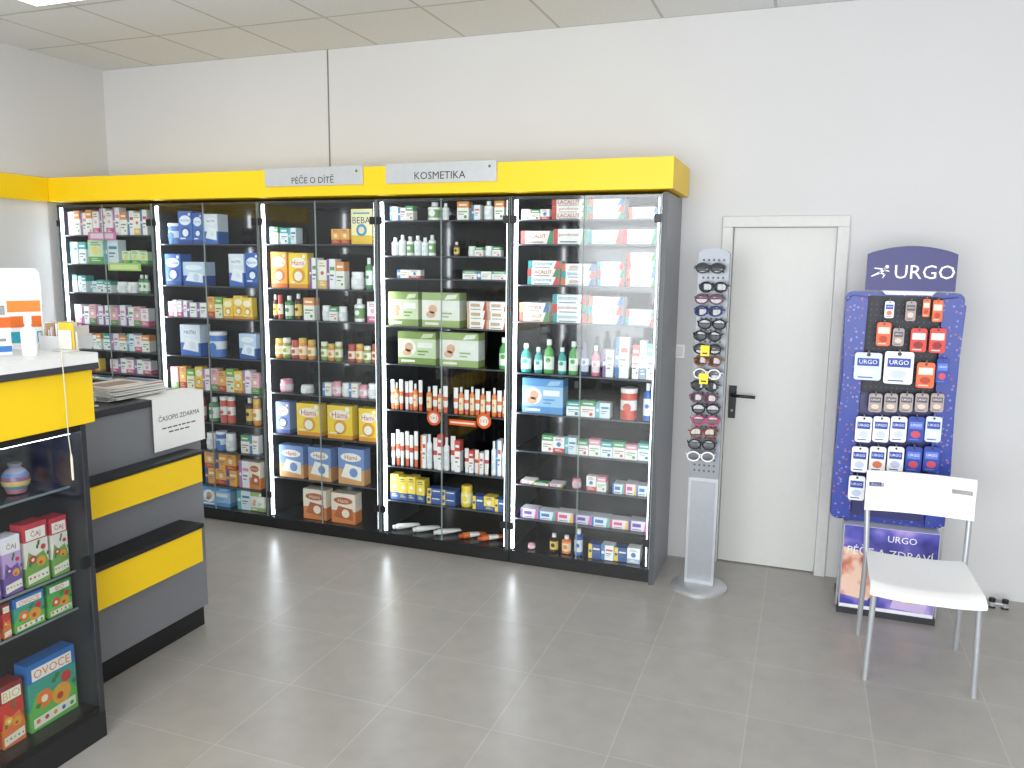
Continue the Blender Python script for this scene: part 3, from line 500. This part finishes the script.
# ------------------------------------------------------------ plaster display stand
YU=4.30
bl,zt=sY(846,291,YU);br_,_=sY(966,292,YU);_,zb=sY(838,518,YU)
cx=(bl+br_)/2;W=br_-bl
US=empty("product_display_stand",(cx,4.36,0),"blue cardboard floor display stand with hanging plaster packs","display stand")
def urgoblue():
    m=bpy.data.materials.new("blue_printed_card");m.use_nodes=True;nt=m.node_tree;b=nt.nodes["Principled BSDF"];L=nt.links.new
    tc=nt.nodes.new("ShaderNodeTexCoord");vo=nt.nodes.new("ShaderNodeTexVoronoi");vo.inputs["Scale"].default_value=44
    cr=nt.nodes.new("ShaderNodeValToRGB");cr.color_ramp.elements[0].position=.2;cr.color_ramp.elements[0].color=(.8,.8,.8,1);cr.color_ramp.elements[1].position=.3;cr.color_ramp.elements[1].color=(0,0,0,1)
    hs=nt.nodes.new("ShaderNodeMix");hs.data_type='RGBA';hs.inputs[6].default_value=lin("7F92D0");hs.inputs[7].default_value=lin("A04058")
    sp=nt.nodes.new("ShaderNodeSeparateColor");L(vo.outputs["Color"],sp.inputs[0]);L(sp.outputs[0],hs.inputs[0])
    mx=nt.nodes.new("ShaderNodeMix");mx.data_type='RGBA';mx.inputs[6].default_value=lin("1A3694")
    L(tc.outputs["Object"],vo.inputs["Vector"]);L(vo.outputs["Distance"],cr.inputs[0]);L(cr.outputs[0],mx.inputs[0]);L(hs.outputs[2],mx.inputs[7]);L(mx.outputs[2],b.inputs["Base Color"]);b.inputs["Roughness"].default_value=.35
    return m
UB=urgoblue();NAV=pm("1A1C5E",.35,var=.03)
def rr(x0,x1,z0,z1,r,n=5):
    o=[]
    for cxx,cz,a0 in((x1-r,z1-r,0),(x0+r,z1-r,90),(x0+r,z0+r,180),(x1-r,z0+r,270)):
        for i in range(n+1):
            a=math.radians(a0+90*i/n);o.append((cxx+r*math.cos(a),cz+r*math.sin(a)))
    return o
oy=YU-4.36
M().prism(rr(-W/2,W/2,zb,zt,.035),oy,oy+.02,UB).obj("back_panel",US)
for s in(-1,1):
    M().prism([(s*(W/2-.09),zb+.02),(s*(W/2-.005),zb+.03),(s*(W/2+.0),zb+.3),(s*(W/2-.012),zt-.4),(s*(W/2),zt-.06),(s*(W/2-.03),zt-.02),(s*(W/2-.1),zt-.03)],oy-.05,oy-.001,UB).obj("side_wing",US)
pz=sY(900,384,YU)[1]
pg=M().prism(rr(-W/2+.1,W/2-.1,pz-.05,zt-.02,.01),oy-.012,oy-.001,pm("171926",.5))
for i in range(13):
    for j in range(16):
        pg.disc(-W/2+.12+i*(W-.24)/12,pz-.02+j*(zt-pz-.04)/15,.003,oy-.0126,pm("5A5C66"),6)
pg.obj("peg_board",US)
M().prism(rr(-W/2+.1,W/2-.1,zb+.03,pz-.055,.01),oy-.012,oy-.001,NAV).obj("lower_board",US)
hx0,hz0=sY(865,290,YU-.03);hx1,_=sY(955,290,YU-.03);_,hzt=sY(908,246,YU-.03);_,hzs=sY(865,254,YU-.03)
n=16;pts=[(hx0-cx,hz0),(hx1-cx,hz0)]+[(hx1-cx-(hx1-hx0)*i/n,hzs+(hzt-hzs)*math.sin(math.pi*i/n)**.8) for i in range(n+1)]
M().prism(pts,oy-.04,oy-.025,pm("22226A",.4,var=.03)).obj("header_panel",US)
hw=hx1-hx0;hc=(hx0+hx1)/2-cx;yl=oy-.0412;zc=hz0+(hzs-hz0)*.52
WH=pm("F7F7FA",.4)
M().text("URGO",hc+hw*.15,zc,hw*.66,(hzs-hz0)*.6,yl,WH).obj("header_lettering",US,norm=False)
t=M();ex=hc-hw*.34;e=.018
def ln(p,q,wd):
    p=Vector(p);q=Vector(q);dd=(q-p).normalized();nn=Vector((-dd.y,dd.x))*wd
    t.poly([tuple(p-nn),tuple(q-nn*.5),tuple(q+nn*.5),tuple(p+nn)],yl,WH)
t.disc(ex+e*1.5,zc+e*1.3,e*.45,yl,WH,12)
ln((ex+e*1.1,zc+e*.7),(ex-e*.3,zc-e*.3),e*.4);ln((ex+e*.9,zc+e*.6),(ex-e*1.6,zc+e*.9),e*.22);ln((ex+e*.9,zc+e*.4),(ex+e*2.1,zc+e*.1),e*.2)
ln((ex-e*.2,zc-e*.2),(ex+e*1.1,zc-e*.8),e*.28);ln((ex+e*1.1,zc-e*.7),(ex+e*.6,zc-e*1.7),e*.2);ln((ex-e*.2,zc-e*.3),(ex-e*2.2,zc-e*1.3),e*.28)
t.obj("header_emblem",US,norm=False)
M().prism([(hc-.1,hz0-.02),(hc+.1,hz0-.02),(hc+.12,hz0),(hc-.12,hz0)],oy-.03,oy-.012,pm("D8DAE0",.3)).obj("header_bracket",US)
gx0,_=sZ(838,611,0);gx1,_=sZ(932,625,0);pzt=zb-.004
by0=4.22-4.36
M().box(gx0-cx,gx1-cx,by0,by0+.3,.03,pzt,pm("D5D7E2",.4)).obj("base_box",US)
M().box(gx0-cx-.01,gx1-cx+.01,by0-.01,by0+.31,0,.03,pm("2A2C34",.4)).obj("base_tray",US)
for s in(gx0-cx-.012,gx1-cx+.012):M().tube([(s,by0+.02,.03),(s,by0+.02,zb+.02)],.005,SILV,8).obj("side_rod",US)
def postermat():
    m=bpy.data.materials.new("poster_print");m.use_nodes=True;nt=m.node_tree;b=nt.nodes["Principled BSDF"];L=nt.links.new
    tc=nt.nodes.new("ShaderNodeTexCoord");nz=nt.nodes.new("ShaderNodeTexNoise");nz.inputs["Scale"].default_value=7;nz.inputs["Detail"].default_value=2
    cr=nt.nodes.new("ShaderNodeValToRGB");E=cr.color_ramp.elements;E[0].position=.34;E[0].color=lin("24247E");E[1].position=.7;E[1].color=lin("B8A0DC")
    q=E.new(.52);q.color=lin("5A58B8");L(tc.outputs["Object"],nz.inputs[0]);L(nz.outputs[0],cr.inputs[0]);L(cr.outputs[0],b.inputs["Base Color"]);b.inputs["Roughness"].default_value=.3;return m
def skinmat():
    m=bpy.data.materials.new("poster_photo_print");m.use_nodes=True;nt=m.node_tree;b=nt.nodes["Principled BSDF"];L=nt.links.new
    tc=nt.nodes.new("ShaderNodeTexCoord");nz=nt.nodes.new("ShaderNodeTexNoise");nz.inputs["Scale"].default_value=11;nz.inputs["Detail"].default_value=2
    cr=nt.nodes.new("ShaderNodeValToRGB");E=cr.color_ramp.elements;E[0].position=.32;E[0].color=lin("8A3A34");E[1].position=.58;E[1].color=lin("F0CDB8")
    q=E.new(.44);q.color=lin("D98A70");L(tc.outputs["Object"],nz.inputs[0]);L(nz.outputs[0],cr.inputs[0]);L(cr.outputs[0],b.inputs["Base Color"]);return m
p=M();ax,bx_=gx0-cx,gx1-cx;pw=bx_-ax;yp=by0-.003;SKP=skinmat()
p.box(ax+.002,bx_-.002,yp,by0-.0005,.033,pzt-.002,postermat())
p.poly([(ax+.003,.1),(ax+pw*.3,.08),(ax+pw*.42,.16),(ax+pw*.36,.27),(ax+pw*.22,.33),(ax+.003,.35)],yp-.0005,SKP)
p.poly([(ax+pw*.55,.06),(ax+pw*.9,.05),(ax+pw*.96,.14),(ax+pw*.85,.22),(ax+pw*.62,.2)],yp-.0005,pm("C9B8E0"))
p.disc(ax+pw*.72,.15,.05,yp-.001,SKP,20,.06)
p.rect(ax+.002,bx_-.002,.033,.05,yp-.0012,pm("F0F1F6"))
p.obj("poster",US,norm=False)
M().text("URGO",ax+pw*.62,pzt-.05,pw*.3,.04,yp-.0016,WH).text("PÉČE A ZDRAVÍ",ax+pw*.5,pzt-.12,pw*.9,.055,yp-.0018,WH).obj("poster_lettering",US,norm=False)
def pack(kind,px0,px1,py0,py1,yy=None,grp="plaster packs on the display stand"):
    yf=yy or (YU-.075)
    x0,z1=sY(px0,py0,yf);x1,_=sY(px1,py0,yf);z0=sY((px0+px1)/2,py1,yf)[1]
    w=x1-x0-.003;h=z1-z0;base,acc,acc2,lab=kind
    m=M();m.prism(rr(-w/2,w/2,0,h,min(.012,w*.2),3),-.006,.006,pm(base))
    m.rect(-w*.4,w*.4,h*.52,h*.8,-.0066,pm(acc));m.disc(0,h*.3,w*.3,-.0066,pm(acc2),14,h*.14);m.disc(0,h*.93,w*.08,-.0066,BLK,8)
    m.rect(-w*.35,w*.2,h*.08,h*.12,-.0066,pm(acc))
    m.text("URGO",0,h*.67,w*.66,h*.16,-.0074,pm("FFFFFF") if base[0] in'FE' else pm("F0F0F0"))
    m.obj("plaster_pack",loc=((x0+x1)/2,yf,z0),label=lab,cat="plaster pack",group=grp)
    M().tube([(0,oy-.012,0),(0,yf-4.36-.01,0),(0,yf-4.36-.016,.006)],.002,SILV,6).obj("peg_hook",US,loc=((x0+x1)/2-cx,0,z0+h+.004))
OW=("F4F2EE","2A4FA8","E07A50","white plaster pack with blue and orange print");RD=("D8403A","F0E8E0","8C1E22","red hanging plaster pack");OR=("E86A3A","F2D8C8","B83A20","orange hanging plaster pack");WB=("F6F7F9","2748A4","C8D4EA","white plaster pack with dark blue emblem");BL=("2440A0","5A7AD0","C84A5A","dark blue plaster pack");BW=("D3DDF0","2748A4","F4F4F8","pale blue and white plaster pack");GB=("A89A94","5A5460","D8C8B8","grey brown bandage pack")
for k,a,b,c,dd in[(OW,885,895,301,318),(GB,906,917,301,321),(OR,923,931,299,317),(OR,933,944,300,322),(OR,877,892,322,346),(GB,893,905,328,346),(RD,911,928,328,352),(RD,930,947,328,353),
 (BW,855,883,352,380),(WB,885,915,351,384),(OR,917,936,362,388),(BL,937,950,358,384)]:pack(k,a,b,c,dd)
for i in range(5):pack(GB,869+i*15.5,883+i*15.5,393,412)
for i,k in enumerate([WB,WB,WB,BL,BW]):pack(k,856+i*17.5,873+i*17.5,416,442)
for i,k in enumerate([WB,OW,WB,BL,BL]):pack(k,852+i*18,869+i*18,446,472)
for i,k in enumerate([WB,WB,BW,WB,BL]):pack(k,849+i*18,866+i*18,475,500)
# ------------------------------------------------------------ chair
ch=empty("chair",(.535,3.74,0),"white plastic stacking chair with silver metal legs by the display stand","chair")
WP=pm("F8F8F6",.35,var=.02)
s=M();nx,ny=10,10;sv=[]
def seatz(u,v): return .425+.012*abs(u)**3-.012*(1-u*u)*(1-v*v)+(-.02 if v<-.85 else 0)*((abs(v)-.85)/.15)
for lay in(0,1):
    for j in range(ny+1):
        for i in range(nx+1):
            u=i/nx*2-1;v=j/ny*2-1;wd=.215-.012*(v+1)/2
            sv.append((u*wd,-.26+ (v+1)/2*.47,seatz(u,v)-lay*.022))
fs=[];q=(nx+1)*(ny+1)
for j in range(ny):
    for i in range(nx):
        a0=j*(nx+1)+i;fs.append((a0,a0+1,a0+nx+2,a0+nx+1));fs.append((q+a0,q+a0+nx+1,q+a0+nx+2,q+a0+1))
for i in range(nx):
    fs.append((i,q+i,q+i+1,i+1));a0=ny*(nx+1)+i;fs.append((a0,a0+1,q+a0+1,q+a0))
for j in range(ny):
    a0=j*(nx+1);fs.append((a0,a0+nx+1,q+a0+nx+1,q+a0));a0+=nx;fs.append((a0,q+a0,q+a0+nx+1,a0+nx+1))
s.add(sv,fs,WP,True).obj("seat",ch,bevel=.004)
bk=M();bw=.225
def byc(x):return .215+.025*(1-(x/bw)**2)
def strip(xa,xb,za,zb2,n=6):
    v=[]
    for i in range(n+1):
        x=xa+(xb-xa)*i/n;y=byc(x)
        for (yy,zz) in((y-.009,za),(y-.009+.012,zb2),(y+.009+.012,zb2),(y+.009,za)):v.append((x,yy,zz))
    f=[]
    for i in range(n):
        for k in range(4):f.append((i*4+k,i*4+(k+1)%4,(i+1)*4+(k+1)%4,(i+1)*4+k))
    f+=[(0,1,2,3),(n*4,n*4+3,n*4+2,n*4+1)]
    bk.add(v,f,WP,False)
B0,B1,T0,T1=.625,.81,.735,.76
strip(-bw,bw,B0,T0,16);strip(-bw,bw,T1,B1,16);strip(-bw,-bw+.012,T0,T1,2);strip(-bw+.075,bw-.095,T0,T1,12);strip(bw-.012,bw,T0,T1,2)
bk.obj("backrest",ch)
def leg(path):M().tube(path,.012,CHR,12).obj("leg",ch)
for s_ in(-1,1):
    leg([(s_*.205,-.215,0),(s_*.2,-.215,.2),(s_*.195,-.21,.38),(s_*.19,-.19,.397),(s_*.187,.0,.397)])
    leg([(s_*.208,.235,0),(s_*.205,.215,.2),(s_*.203,.195,.40),(s_*.208,.215,.55),(s_*.212,.236,.66)])
M().tube([(-.187,.1,.394),(.187,.1,.394)],.008,CHR,8).obj("cross_bar",ch)
pxx,pyy=sZ(998,608,0)
ps=empty("pipe_stub",(pxx,min(pyy,4.6),0),"two small black pipe valves low on the floor by the wall","pipe stub")
for dx in(-.03,.03):
    M().lathe([(.018,0),(.018,.01),(.009,.012),(.009,.03),(.016,.032),(.016,.05),(.0001,.052)],[BLK,SILV,SILV,BLK,BLK,BLK],14,c=(dx,0)).obj("valve",ps)
M().tube([(-.03,0,.022),(.03,0,.022)],.005,SILV,8).obj("pipe",ps)
# ------------------------------------------------------------ counters
XA,XB=-2.33,-2.62
A=empty("display_counter",(XA,1.45,0),"dark glass-fronted sales counter with yellow band and white top","display counter")
y0,y1=.9-1.45,2.055-1.45
M().box(-.55,-.03,y0,y1,0,.1,BLK).box(-.03,0,y0,y1,0,.099,pm("1C1D20",.4)).obj("plinth",A)
bd=M();bd.box(-.6,-.58,y0,y1,.1,1.17,DK).box(-.58,0,y1-.022,y1,.1,1.17,pm("2C2E33",.4)).box(-.58,0,y0,y0+.02,.1,1.17,DK).box(-.58,0,y0+.02,y1-.022,.1,.125,BLK).box(-.58,0,y0+.02,y1-.022,1.15,1.17,DK)
bd.obj("body",A,bevel=.002)
M().box(-.6,.012,y0,y1+.03,1.175,1.36,YEL).obj("fascia",A,bevel=.002)
M().box(-.62,.03,y0,y1+.045,1.362,1.385,pm("3A3C40",.4)).box(-.62,.03,y0,y1+.045,1.385,1.42,pm("E9E9E7",.35)).obj("countertop",A,bevel=.003)
SA=[.50,.64,.95]
for z in SA:M().box(-.57,-.07,y0+.022,y1-.024,z-.01,z,pm("30343A",.2)).box(-.0699,-.068,y0+.022,y1-.024,z-.009,z-.001,pm("7A868A",.3)).obj("shelf",A)
M().box(-.045,-.03,y0+.03,y1-.04,1.141,1.149,pm("F4F8FF",.5,emis=14,var=0)).obj("light_strip",A)  # strip added out of view behind the fascia to brighten the boxes
M().box(-.012,-.006,y0+.022,y1-.024,.127,1.148,GLASS2).obj("glass_front",A)
M().box(-.006,.002,y1-.05,y1-.02,.66,.7,BLK).obj("lock",A)
def cbox(px0,px1,py0,py1,spec,lab,zsh,depth=.06):
    X=XA-.075
    ya,z1=sX(px0,py0,X);yb=min(sX(px1,py0,X)[0],2.015);w=yb-ya-.004;h=min(z1-zsh,[s for s in[.49,.63,.94,1.14] if s>zsh+.02][0]-.012-zsh)
    base,top,fr1,fr2,tx=spec;m=M();y=-depth/2
    for a,b,c in((0,.3,fr1),(.3,.72,base),(.72,1,top)):m.box(-w/2,w/2,-depth/2,depth/2,a*h,b*h,pm(c))
    e=.0007
    m.rect(-w*.42,w*.42,h*.74,h*.92,y-e,pm("F5F2E8"));m.text(tx,0,h*.83,w*.76,h*.13,y-2*e,pm(fr2))
    m.poly([(-w*.5,h*.3),(w*.5,h*.3),(w*.3,h*.52),(-w*.1,h*.46),(-w*.35,h*.56)],y-e,pm(fr1))
    m.disc(-w*.2,h*.42,w*.17,y-2*e,pm(fr2),16);m.disc(w*.16,h*.36,w*.2,y-3*e,pm("E8A23A"),16);m.disc(w*.28,h*.58,w*.11,y-2*e,pm("C83A3A"),14)
    m.disc(-w*.2,h*.42,w*.07,y-3*e,pm("F3E9C8"),12);m.disc(w*.12,h*.34,w*.07,y-4*e,pm("B84A20"),12)
    for lx_,lz_ in((-.05,.6),(.02,.66),(.38,.44),(-.4,.34)):m.poly([(w*lx_,h*lz_),(w*(lx_+.08),h*(lz_-.03)),(w*(lx_+.13),h*(lz_+.04)),(w*(lx_+.04),h*(lz_+.05))],y-4*e,pm("2F7C38"))
    m.poly([(-w*.45,h*.04),(w*.45,h*.08),(w*.45,h*.22),(-w*.45,h*.18)],y-2*e,pm("F0EEDC"))
    for q in range(5):m.disc(-w*.36+q*w*.18,h*.13,w*.045,y-3*e,pm([fr2,"C83A3A","E8A23A","3D7CB0","5E9C4B"][q]),8)
    m.obj("tea_box",loc=(X-depth/2,(ya+yb)/2,zsh+.0005),rz=math.pi/2,label=lab,cat="tea box",group="children's tea boxes in the glass counter")
G1=("4FAE50","2F8C40","6FC058","E8482E","BIO");G2=("3F9F8A","2A6FB8","67B850","F07A2A","OVOCE");R1=("EDE8DC","C83A48","7AAA50","C43A34","ČAJ");PU=("C8A8DC","EEEAF4","7A58A8","7A3A8A","ČAJ");R2=("D8382C","8C2424","E87A3A","F0C040","BIO")
cbox(-32,-2,550,610,PU,"violet and white children's tea carton",.64);cbox(0,20,540,604,PU,"violet and white children's tea carton",.64)
cbox(22,47,527,598,R1,"white, red and green fruit tea carton",.64);cbox(49,83,520,578,R1,"white and red fruit tea carton with berries",.64)
cbox(-28,-1,612,660,R2,"red fruit tea carton standing on glass",.50);cbox(1,10,606,648,R2,"red fruit tea carton standing on glass",.50);cbox(12,44,594,645,G2,"blue green fruit tea carton",.50);cbox(46,80,578,622,G1,"green fruit tea carton with fruit print",.50)
cbox(-30,-4,700,760,R2,"red fruit tea carton standing on glass",.125);cbox(-2,23,690,748,R2,"red and orange fruit tea carton",.125);cbox(26,76,668,730,G2,"large blue green fruit tea carton with orange print",.125)
yy,zz=sX(17,494,XA-.15)
m=M();pr=[(.0001,0),(.03,.004)]+[(.045*math.sin(a),.045-.045*math.cos(a)+.003) for a in(.9,1.2,1.57,1.9,2.2,2.5)]+[(.018,.09),(.022,.105),(.0001,.105)]
m.lathe(pr,[pm("8A7AA8",.2),pm("B87A8A",.2),pm("5A8A90",.2),pm("C8B070",.2),pm("8A5A70",.2),pm("607AA8",.2),pm("8A8A98",.2),pm("8A8A98",.2),pm("70707A",.3),pm("70707A",.3)],18)
m.obj("decorative_pot",loc=(XA-.15,yy,.9505),label="small round multicoloured pot on the upper glass shelf",cat="pot")
B=empty("sales_counter",(XB,2.5,0),"grey sales counter with yellow handbag ledge and yellow step","sales counter")
e0,e1=2.102-2.5,2.935-2.5
M().box(-.5,-.02,e0,e1-.01,0,.1,BLK).obj("plinth",B)
M().box(-.5,0,e0,e1,.102,1.115,GRY).obj("body",B,bevel=.002)
M().box(-.52,.012,e0,e1+.012,1.117,1.145,pm("2B2D31",.4)).obj("countertop",B,bevel=.002)
M().box(.001,.09,e0,2.835-2.5,.745,.873,YEL).obj("handbag_ledge",B,bevel=.002)
M().box(.001,.096,e0,2.84-2.5,.875,.89,pm("1A1B1E",.35)).obj("ledge_top",B,bevel=.002)
M().box(.001,.13,e0,2.77-2.5,.395,.55,YEL).obj("step_box",B,bevel=.002)
M().box(.001,.138,e0,2.776-2.5,.552,.572,pm("1A1B1E",.45)).obj("step_top",B,bevel=.002)
xs=XB+.016;fn=lambda a,b:(xs+.0012,a,b)
ya,za=sX(152,403,xs);yb,zb_=sX(203,393,xs);_,zc_=sX(150,452,xs);_,zd=sX(204,441,xs)
yb=min(yb,2.985)
m=M();m.box(xs-.0012,xs+.0004,ya,yb,(zc_+zd)/2,1.1465,pm("F2F2F0",.6,var=.01)).box(xs-.12,xs+.0004,ya,yb,1.1462,1.1474,pm("F2F2F0",.6,var=.01))
yc,zc2=(ya+yb)/2,((zc_+zd)/2+1.14)/2
m.text("ČASOPIS ZDARMA",yc,zc2+.03,(yb-ya)*.8,.035,0,pm("222222"),fn=fn)
for q,wq in((-.02,.34),(-.04,.22)):
    kx=-wq*(yb-ya)
    while kx<wq*(yb-ya)-.01:
        ww=random.uniform(.012,.03);m.add([fn(yc+kx,zc2+q),fn(yc+kx+ww,zc2+q),fn(yc+kx+ww,zc2+q+.006),fn(yc+kx,zc2+q+.006)],[(0,1,2,3)],pm("555555"));kx+=ww+.007
m.obj("paper_sign",label="white paper sheet sign reading ČASOPIS ZDARMA draped over the counter edge",cat="paper sign",norm=False)
mags=["C9CCD2","8A8F9C","D8D4CC","9AA6B8","C8B8A8","E0DEDA","A8A4A0","C2C8D0","D4C6B8"]
z=1.1485
for i in range(18):
    m=M();t_=.0045;m.box(-.10,.10,-.14,.14,0,t_,"E8E6E0");m.box(-.10,.10,-.14,.14,t_,t_+.0006,mags[i%9])
    def top(x,y):return (x,y,t_+.0012)
    m.add([top(-.09,.08),top(.09,.08),top(.09,.13),top(-.09,.13)],[(0,1,2,3)],pm("C4453A" if i%3==0 else "3A5A8A"))
    m.add([top(-.06,-.12),top(.05,-.12),top(.06,.05),top(-.04,.05)],[(0,1,2,3)],pm("8C7468" if i%2 else "6C6460"))
    m.add([top(.06,-.1),top(.085,-.1),top(.085,.04),top(.068,.04)],[(0,1,2,3)],pm("E8E2D4"))
    col=i%2
    m.obj("magazine",loc=(XB-.17+random.uniform(-.02,.02),(2.29 if col==0 else 2.66)+random.uniform(-.008,.008),z+(i//2)*.0064),rz=random.uniform(-.12,.12),label="thin glossy magazine with grey cover lying on the counter",cat="magazine",group="pile of magazines on the counter")
zt_=1.4205
def yAt(px,X):return sX(px,350,X)[0]
# white counter terminal with leaflet card
X=XA-.34;yy=yAt(18,X)
m=empty("counter_terminal",(X,yy,zt_),"white plastic counter terminal with a striped advertising card","counter terminal",rz=math.pi/2-.45)
M().lathe([(.075,0),(.075,.008),(.06,.014),(.0001,.016)],WHT,24).obj("foot",m)
M().box(-.025,.025,.018,.034,.012,.17,WHT).obj("stand",m,bevel=.002)
M().prism([(-.03,.15),(.05,.17),(.055,.235),(.03,.285),(-.015,.27),(-.035,.2)],-.085,.085,pm("F4F4F2",.35),plane='yz').obj("housing",m,bevel=.006)
c=M().box(-.04,.075,-.05,-.044,.012,.19,"F2F2EE")
for a,b,cc in((.02,.06,"2FA3B8"),(.075,.115,"E8742A"),(.13,.17,"F08A3A")):c.rect(-.035,.07,a,b,-.0506,pm(cc))
c.obj("card",m)
X=XA-.2;yy=yAt(-6,X)
m=M();m.box(-.045,.045,-.03,.03,0,.13,"F1EDE6").rect(-.045,.045,.09,.125,-.0306,pm("E8652A")).rect(-.045,.045,.01,.03,-.0306,pm("3A7AC0"))
m.rect(-.03,.03,.045,.055,-.0306,pm("8A8C90")).rect(-.03,.01,.065,.073,-.0306,pm("E8652A"))
m.obj("medicine_box",loc=(X,yy,zt_),rz=math.pi/2-.4,label="white carton with orange and blue bands on the counter top",cat="medicine box")
X=XA-.08;yy=yAt(30,X)
m=M();r=.026
m.lathe([(r*.9,0),(r,.01),(r,.03),(r*1.01,.03),(r*1.01,.07),(r,.07),(r,.085),(r*.4,.098),(r*.4,.104),(r*.5,.104),(r*.5,.13),(.0001,.132)],[WHT,WHT,pm("3A6FB8"),pm("DDE6F2"),pm("3A6FB8"),WHT,WHT,WHT,WHT,WHT,WHT],20,sy=.7)
m.obj("lotion_bottle",loc=(X,yy,zt_),rz=.3,label="white bottle with blue label on the counter top",cat="lotion bottle")
X=XA-.16;ya=yAt(50,X);yb=yAt(84,X)
bb=empty("brochure_tray",(X,(ya+yb)/2,zt_),"clear tray filled with small white folded leaflets","brochure tray")
hw_=(yb-ya)/2
M().box(-.05,.05,-hw_,hw_,0,.006,"D9DADB").box(.044,.05,-hw_,hw_,.006,.045,"D9DADB").box(-.05,-.044,-hw_,hw_,.006,.06,"D9DADB").box(-.044,.044,-hw_,-hw_+.005,.006,.05,"D9DADB").box(-.044,.044,hw_-.005,hw_,.006,.05,"D9DADB").obj("tray",bb)
for i in range(7):
    q=-.036+i*.012
    M().box(q,q+.004,-hw_+.008,hw_-.008-.02*(i%3),.0065,.07+random.uniform(0,.025),["F2F0EA","C8A888","E8E2D8","EDEDEA","B8907A","F4F3EF","DDD6CC"][i]).obj("leaflet",bb)
X=XA-.02;yy=2.085
ho=empty("leaflet_holder",(X-.06,yy-.02,zt_),"small holder with yellow and white leaflets at the counter end","leaflet holder")
M().box(-.04,.04,-.02,.02,0,.008,"CFCFC8").box(-.04,.04,.014,.018,.008,.07,"D8D8D0").obj("holder",ho)
M().box(-.03,.035,.004,.009,.0085,.1,"E8C23A").box(-.025,.03,-.004,.001,.0085,.075,"F0ECE0").obj("leaflet",ho)
y_,z_=sX(64,376,XA+.04);M().tube([(XA+.036,y_,1.44),(XA+.04,y_,1.30),(XA+.037,y_+.003,1.15),(XA+.04,y_+.006,1.08)],.0018,pm("C8C2A8",.5),6).lathe([(.003,1.0),(.004,1.01),(.004,1.075),(.002,1.09)],pm("D8D2B8",.4),8,c=(XA+.04,y_+.006)).obj("pen_cord",label="thin pale cord with a pen hanging from the counter top",cat="pen")
# ------------------------------------------------------------ light
def area(name,loc,rot,sx,sy,e,col=(1,1,1)):
    l=bpy.data.lights.new(name,'AREA');l.shape='RECTANGLE';l.size=sx;l.size_y=sy;l.energy=e;l.color=col
    o=bpy.data.objects.new(name,l);C.objects.link(o);o.location=loc;o.rotation_euler=rot;return o
area("window_daylight",((WX0+WX1)/2,YF-.2,1.55),(math.radians(90),0,0),5.6,2.5,370,(.96,.98,1))
wd=bpy.data.worlds.new("world");bpy.context.scene.world=wd;wd.use_nodes=True
wd.node_tree.nodes["Background"].inputs[0].default_value=(.85,.92,1,1);wd.node_tree.nodes["Background"].inputs[1].default_value=1.0
vs=bpy.context.scene.view_settings
vs.view_transform='Standard';vs.look='None';vs.exposure=0
